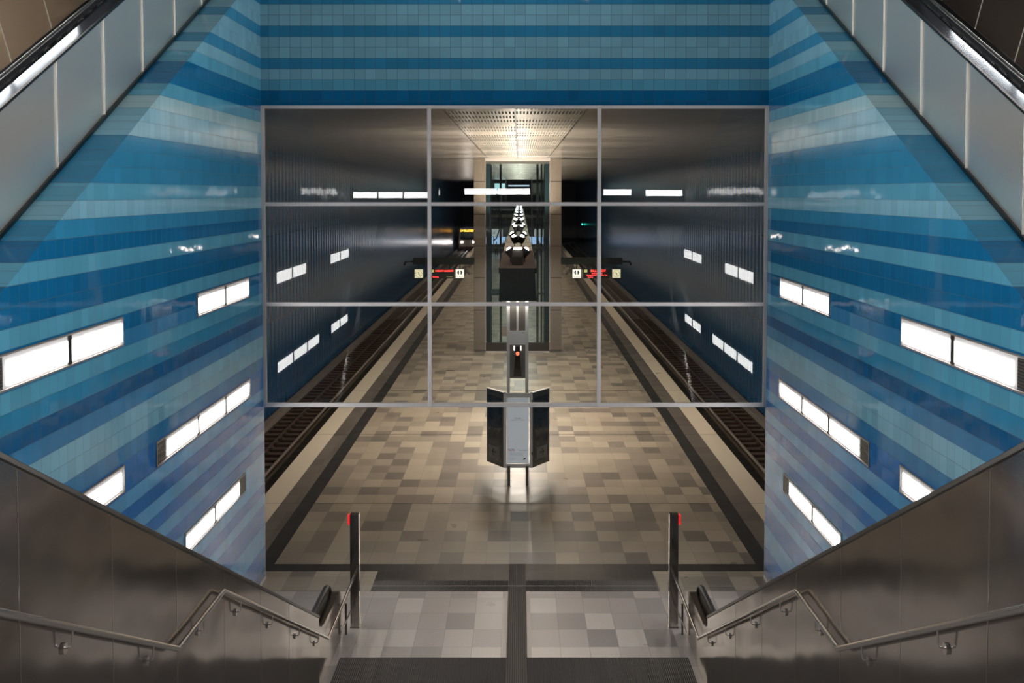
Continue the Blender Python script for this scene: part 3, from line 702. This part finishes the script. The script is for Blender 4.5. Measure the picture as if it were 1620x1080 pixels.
# ------------------------------------------------------------------ lift
YL = 47.5
lt = thing('lift_shaft', (.03, YL, 0), 'tall glass lift shaft between two stone pillars on the platform', 'lift')
for s in (-1, 1):
    xc = s*1.75
    pz = 0
    k = 0
    pil = MB().box(xc-.26, xc+.26, YL, YL+.5, .1, 8.93); po = obj('pillar', pil, 'stone', lt, bevel=.01)
    for z in (.1, 1.95, 3.45, 4.9, 6.35, 7.85): obj('joint', MB().box(xc-.262, xc+.262, YL-.003, YL+.1, z-.015, z+.015), 'ink', po)
    obj('edge_trim', MB().box(*sorted((s*1.47, s*1.49)), YL-.01, YL+.5, .1, 8.93), 'mullion', lt)
    obj('post', MB().box(*sorted((s*1.25, s*1.43)), YL+.02, YL+.2, 0, 8.7), plain('teal_steel', (.012, .03, .035), .3, .3), lt)
    obj('post', MB().box(*sorted((s*1.25, s*1.43)), YL+2.3, YL+2.45, 0, 8.7), 'stand_dark', lt)
    obj('side_glass', MB().box(*sorted((s*1.44, s*1.45)), YL+.2, YL+2.4, .5, 8.7), 'lift_glass', lt)
obj('top_frame', MB().box(-1.47, 1.47, YL, YL+.3, 8.66, 8.78), 'stand_dark', lt)
obj('top_trim', MB().box(-1.47, 1.47, YL-.01, YL+.3, 8.78, 8.94), 'mullion', lt)
obj('glazing', MB().box(-1.25, 1.25, YL+.1, YL+.11, .45, 8.66), 'lift_glass', lt)
obj('kick_plate', MB().box(-1.47, 1.47, YL, YL+.12, .06, .45), 'mullion_dark', lt)
obj('threshold', MB().box(-1.47, 1.47, YL-.05, YL+.12, 0, .06), 'mullion', lt)
for x, w_ in ((-.80, .10), (.93, .11), (1.12, .08)): obj('guide_rail', MB().box(x-w_/2, x+w_/2, YL+1.2, YL+1.3, 0, 8.7), 'black', lt)
for z in (2.7, 4.8): obj('cross_bar', MB().box(-1.25, 1.25, YL+.12, YL+.2, z-.04, z+.04), 'stand_dark', lt)
obj('cable', MB().tube([(-.80, YL+1.0, 8.6), (-.80, YL+1.0, 6.6), (-.86, YL+1.0, 5.6), (-1.0, YL+1.0, 5.2), (-1.15, YL+1.0, 5.1)], .03, 8), 'black', lt, smooth=True)
obj('control_box', MB().box(-.72, -.48, YL-.02, YL+.1, .75, 1.2), 'stone', lt)
obj('buffer', MB().box(-1.2, -.55, YL+.8, YL+1.2, 2.55, 2.85), 'stand_dark', lt)

# ------------------------------------------------------------------ sign gantries with clock, train display, help sign
for s in (-1, 1):
    sd = 'left' if s < 0 else 'right'
    g_ = thing('gantry', (s*3.3, 46.9, 4.1), 'dark cantilever bar over the %s track edge, fixed to the lift pillar' % sd, 'gantry')
    obj('bar', MB().box(*sorted((s*1.98, s*4.75)), 46.9, 47.1, 4.09, 4.40), 'beam_front', g_, bevel=.01)
    obj('mount', MB().box(*sorted((s*1.985, s*2.06)), 47.08, 47.6, 4.12, 4.37), 'beam_front', g_)
    obj('camera_arm', MB().tube([(s*4.75, 47, 4.22), (s*5.1, 47, 4.2), (s*5.15, 47, 4.05)], .05, 8), 'black', g_)
    obj('loudspeaker', MB().cyl((s*2.35, 46.7, 3.98), (s*2.15, 46.95, 3.72), .07, .13, 14), 'grey_panel', g_)
    # station clock
    ck = thing('clock', (s*4.48, 46.9, 3.5), 'square lit clock hanging at the outer end of the %s sign row' % sd, 'clock')
    cxx = s*4.48
    obj('case', MB().box(cxx-.22, cxx+.22, 46.9, 47.05, 3.46, 3.90), 'ink', ck, bevel=.02)
    obj('hanger', MB().box(cxx-.02, cxx+.02, 46.96, 47.0, 3.88, 4.10), 'black', ck)
    fc = obj('dial', MB().box(cxx-.185, cxx+.185, 46.885, 46.9, 3.49, 3.87), 'clockface', ck)
    zc = 3.68
    for i in range(12):
        a = i*PI/6; r0, r1 = .13, .165; dx, dz = math.sin(a), math.cos(a)
        p = Vector((dz, 0, -dx))*.009
        A = Vector((cxx+dx*r0, 0, zc+dz*r0)); B = Vector((cxx+dx*r1, 0, zc+dz*r1))
        obj('hour_mark', MB().xz([((A+p).x, (A+p).z), ((B+p).x, (B+p).z), ((B-p).x, (B-p).z), ((A-p).x, (A-p).z)], 46.878, 46.885), 'ink', fc)
    for nm, a, r1, w_ in (('hour_hand', math.radians(-18), .09, .016), ('minute_hand', math.radians(150), .15, .011)):
        dx, dz = math.sin(a), math.cos(a); p = Vector((dz, 0, -dx))*w_
        A = Vector((cxx-dx*.03, 0, zc-dz*.03)); B = Vector((cxx+dx*r1, 0, zc+dz*r1))
        obj(nm, MB().xz([((A+p).x, (A+p).z), ((B+p*.6).x, (B+p).z), ((B-p*.6).x, (B-p).z), ((A-p).x, (A-p).z)], 46.870, 46.877), 'ink', ck)
    # train display
    xa, xb = (-3.98, -2.88) if s < 0 else (2.98, 4.18)
    dp = thing('train_display', ((xa+xb)/2, 46.9, 3.5), 'black hanging train display with red letters over the %s platform edge' % sd, 'display')
    cs = obj('case', MB().box(xa, xb, 46.9, 47.1, 3.46, 3.90), 'ink', dp, bevel=.01)
    for q in (xa+.2, xb-.2): obj('hanger', MB().box(q-.02, q+.02, 46.98, 47.02, 3.88, 4.10), 'black', dp)
    if s < 0:
        text('HAFENCITY UNIVERSITÄT', cs, (-3.32, 46.893, 3.80), .115, 'led_red', sx=.62, name='red_lettering', ext=.0)
        text('Kurzzug', cs, (-3.72, 46.893, 3.53), .09, 'led_red', name='red_lettering', sx=.9)
        text('Nicht einsteigen', cs, (-3.08, 46.893, 3.54), .06, 'led_yellow', name='yellow_lettering', sx=.7)
        obj('line_number', MB().box(-3.90, -3.80, 46.894, 46.899, 3.74, 3.86), 'led_yellow', cs)
    else:
        text('BILLSTEDT', cs, (3.66, 46.893, 3.80), .14, 'led_red', sx=1.05, name='red_lettering')
        text('ab Jungfernstieg', cs, (3.6, 46.893, 3.69), .075, 'led_red', name='red_lettering')
        text('Hauptbahnhof - Berliner Tor', cs, (3.6, 46.893, 3.61), .08, 'led_red', name='red_lettering')
        text('Kurzzug', cs, (3.3, 46.893, 3.52), .07, 'led_red', name='red_lettering')
        obj('line_number', MB().box(3.02, 3.16, 46.894, 46.899, 3.74, 3.86), 'led_yellow', cs)
    # help sign
    xc = -2.62 if s < 0 else 2.68
    hs = thing('help_sign', (xc, 46.9, 3.5), 'square lit help point sign beside the %s train display' % sd, 'sign')
    obj('case', MB().box(xc-.22, xc+.22, 46.9, 47.05, 3.46, 3.90), 'ink', hs, bevel=.02)
    obj('hanger', MB().box(xc-.02, xc+.02, 46.96, 47.0, 3.88, 4.10), 'black', hs)
    fc = obj('face', MB().box(xc-.19, xc+.19, 46.885, 46.9, 3.485, 3.875), 'signwhite', hs)
    pts = [(xc+.11*math.cos(q*PI/12), 3.73+.11*math.sin(q*PI/12)) for q in range(24)]
    obj('symbol', MB().xz(pts, 46.880, 46.884), 'ink', fc)
    obj('symbol_bar', MB().box(xc-.035, xc+.035, 46.874, 46.880, 3.62, 3.86), 'signwhite', fc)
    text('Notruf', fc, (xc+.05, 46.88, 3.54), .07, 'ink_red')
    text('SOS', fc, (xc-.13, 46.88, 3.55), .05, 'ink')

# ------------------------------------------------------------------ rails and sleepers
for s in (-1, 1):
    sd = 'left' if s < 0 else 'right'
    for x, nm, lab in ((6.72, 'rail', 'running rail of the %s track close under the platform edge' % sd), (8.12, 'rail', 'rusty running rail of the %s track nearer the dark blue wall' % sd)):
        c = s*x
        r_ = thing(nm, (c, 60, -1.12), lab, 'rail')
        obj('rail_foot', MB().xz([(c-.07, -1.14), (c+.07, -1.14), (c+.07, -1.12), (c+.012, -1.09), (c+.012, -1.0), (c-.012, -1.0), (c-.012, -1.09), (c-.07, -1.12)], 18.2, YE-1), 'rust', r_)
        obj('rail_head', MB().box(c-.034, c+.034, 18.2, YE-1, -1.0, -.955), 'rust', r_, bevel=.006)
    c = s*7.42
    r_ = thing('conductor_rail', (c, 60, -1.1), 'pale covered conductor rail along the middle of the %s track' % sd, 'rail')
    obj('cover', MB().xz([(c-.05, -1.10), (c+.05, -1.10), (c+.06, -.97), (c, -.94), (c-.06, -.97)], 18.2, YE-1), 'railhead', r_)
    obj('foot_strip', MB().box(c-.09, c+.09, 18.2, YE-1, -1.16, -1.09), 'concrete', r_)
sl0 = thing('sleeper', (0, 0, 0), 'dark sleeper across the trackbed between the rails', 'sleeper', 'sleepers of the left track')
obj('tie', MB().box(-.62, .62, -.13, .13, -.02, .065), 'rust', sl0, bevel=.01)
cl = MB()
cl.box(-.14, .14, -.08, .08, .06, .085)
obj('rail_clip', cl, 'ink', sl0)
first = True
for s in (-1, 1):
    for k in range(70):
        loc = (s*8.12, 22.3+k*.67, -1.10)
        if first: sl0.location = loc; sl0['label'] = 'sleeper under the rail of the left track'; first = False; continue
        dup(sl0, loc, 'sleeper under the rail of the %s track' % ('left' if s < 0 else 'right'), 'sleepers of the %s track' % ('left' if s < 0 else 'right'))

# ------------------------------------------------------------------ train
tr = thing('train', (-7.42, 150, -.9), 'underground train with orange destination sign coming in on the left track', 'train')
def trainpoly(x, w_, z0, z1):
    pts = [(x-w_, z0), (x+w_, z0), (x+w_*1.02, z0+1.2)]
    for q in range(0, 7): a = q/6*PI; pts.append((x+w_*.93*math.cos(a)*(1 if True else 1), z1-.55+.55*math.sin(a)))
    pts.append((x-w_*1.02, z0+1.2)); return pts
obj('body', MB().xz(trainpoly(-7.42, 1.29, -.7, 2.5), 150, 171), 'train', tr, bevel=.05)
ws = obj('windscreen', MB().xz([(-8.45, .55), (-6.39, .55), (-6.48, 2.15), (-8.36, 2.15)], 149.93, 150.02), 'train_glass', tr)
text('U4 BILLSTEDT', ws, (-7.42, 149.9, 1.85), .40, 'led_orange', name='destination_sign', sx=.85)
obj('skirt', MB().box(-8.6, -6.24, 149.96, 150.3, -.85, -.45), 'train_red', tr)
for dx in (-.82, .82): obj('headlight', MB().cyl((-7.42+dx, 149.93, .22), (-7.42+dx, 149.99, .22), .13, n=16), 'headlight', tr)
hl = bpy.data.lights.new('train_headlight', 'SPOT'); hl.energy = 120; hl.spot_size = 1.2; hl.color = (1, .9, .85); hl.shadow_soft_size = .15
ho = bpy.data.objects.new('train_headlight', hl); C.objects.link(ho); ho.location = (-7.42, 149.8, .25); ho.rotation_euler = (PI/2-.05, 0, PI)

sg = thing('signal', (9.2, 150, 1.5), 'small green track signal on the right tunnel wall', 'signal')
obj('housing', MB().box(9.0, 9.35, 150, 150.3, 1.6, 3.2), 'ink', sg); obj('lamp', MB().cyl((9.17, 149.97, 2.8), (9.17, 149.99, 2.8), .12, n=14), 'green_lamp', sg)

# ------------------------------------------------------------------ far end of the platform
fe = thing('far_screen', (0, 128, 0), 'lit glazed screen with white boards across the far end of the platform', 'screen')
YS = 128
for x in (-4.6, -3.1, -1.6, 1.6, 3.1, 4.6): obj('upright', MB().box(x-.06, x+.06, YS, YS+.12, 0, 8.9), 'stand_dark', fe)
for z, h_ in ((.85, .10), (2.85, .12), (4.3, .3), (5.6, .22), (7.1, .12)): obj('crossbeam', MB().box(-4.7, 4.7, YS-.05, YS+.15, z, z+h_), 'concrete' if z > 4 else 'stand_dark', fe)
obj('lit_panel', MB().box(-4.6, 4.6, YS+.1, YS+.14, 1.0, 1.9), 'blue_lit', fe)
for i, (x0, x1) in enumerate(((-3.8, -2.0), (1.9, 2.75), (2.95, 4.5))):
    bd = obj('board', MB().box(x0, x1, YS-.12, YS-.06, 1.95, 2.85), 'white_sign', fe)
    text(('→ 1', '2', '← 3')[i], bd, ((x0+x1)/2, YS-.13, 2.38), .6, 'ink')
for x0, x1 in ((-4.5, -3.2), (-3.0, -1.7), (1.7, 3.0), (3.2, 4.5)): obj('upper_pane', MB().box(x0, x1, YS+.05, YS+.08, 7.3, 8.5), 'teal_lit' if x0 in (-3.0, 3.2) else 'stand_dark', fe)
obj('light_bar', MB().box(-1.3, 1.3, YS-.02, YS+.04, 8.15, 8.3), 'blue_lit', fe)

# people waiting at the far end
def person(x, y, label, coat, turn=0, hair='hair', lean=0):
    t = thing('person', (x, y, 0), label, 'person')
    ca, sa = math.cos(turn), math.sin(turn)
    def W(p): return (x + p[0]*ca-p[1]*sa, y + p[0]*sa+p[1]*ca, p[2])
    def skin(name, verts, edges, radii, mat, par):
        me = bpy.data.meshes.new(name); me.from_pydata([Vector(W(v))-Vector((x, y, 0)) for v in verts], edges, [])
        o = bpy.data.objects.new(name, me); C.objects.link(o); o.parent = par; me.materials.append(M[mat])
        ROOT[o.name] = Vector((x, y, 0))
        o.modifiers.new('sk', 'SKIN')
        for v, r in zip(me.skin_vertices[0].data, radii): v.radius = r if isinstance(r, tuple) else (r, r)
        me.skin_vertices[0].data[0].use_root = True
        sm = o.modifiers.new('ss', 'SUBSURF'); sm.levels = 1; sm.render_levels = 1
        return o
    V = [(0, 0, .95), (0, 0, 1.15), (0, .01, 1.38), (0, 0, 1.48), (0, -.01, 1.54), (0, -.02, 1.64), (0, -.02, 1.73),
         (-.17, 0, 1.40), (-.23, .02, 1.15), (-.22, -.06, .92), (-.21, -.08, .82), (.17, 0, 1.40), (.23, .02, 1.15), (.22, -.06, .92), (.21, -.08, .82),
         (-.09, 0, .88), (-.10, -.02, .50), (-.11, .02, .10), (-.12, -.10, .04), (.09, 0, .88), (.11, -.02, .50), (.13, .02, .10), (.14, -.10, .04)]
    E_ = [(0, 1), (1, 2), (2, 3), (3, 4), (4, 5), (5, 6), (2, 7), (7, 8), (8, 9), (9, 10), (2, 11), (11, 12), (12, 13), (13, 14), (0, 15), (15, 16), (16, 17), (17, 18), (0, 19), (19, 20), (20, 21), (21, 22)]
    R_ = [(.15, .10), (.14, .09), (.17, .10), .07, .055, (.078, .095), (.06, .07), .055, .045, .035, .03, .055, .045, .035, .03, .085, .055, .04, .03, .085, .055, .04, .03]
    b = skin('body', V, E_, R_, 'skin', t)
    skin('coat', [V[i] for i in (0, 1, 2, 3, 7, 8, 9, 11, 12, 13)] + [(0, 0, .78)], [(0, 1), (1, 2), (2, 3), (2, 4), (4, 5), (5, 6), (2, 7), (7, 8), (8, 9), (0, 10)],
         [(.18, .12), (.165, .11), (.19, .125), .075, .068, .058, .048, .068, .058, .048, (.19, .13)], coat, t)
    skin('trousers', [V[i] for i in (0, 15, 16, 17, 19, 20, 21)], [(0, 1), (1, 2), (2, 3), (0, 4), (4, 5), (5, 6)], [(.16, .11), .10, .068, .055, .10, .068, .055], 'jeans', t)
    skin('hair', [(0, .02, 1.62), (0, .015, 1.70), (0, 0, 1.76)], [(0, 1), (1, 2)], [(.085, .09), (.088, .10), (.06, .07)], hair, t)
    for q in (-1, 1):
        c = Vector(W((q*.11+(.02*q), -.06, .05))); obj('shoe', MB().box(c.x-.05, c.x+.05, c.y-.13, c.y+.10, 0, .09), 'ink', t, bevel=.02)
    return t
person(-2.58, 119, 'person in a dark coat standing left of the beam at the far platform end', 'coat_a', .3)
person(-1.75, 122, 'person in a dark coat half hidden by the left flank of the beam', 'coat_a', -.5)
person(1.75, 112, 'person in a brown coat standing just right of the beam far away', 'coat_b', .8)
person(2.35, 121, 'person in a grey jacket by the white boards right of the beam', 'coat_c', 0)
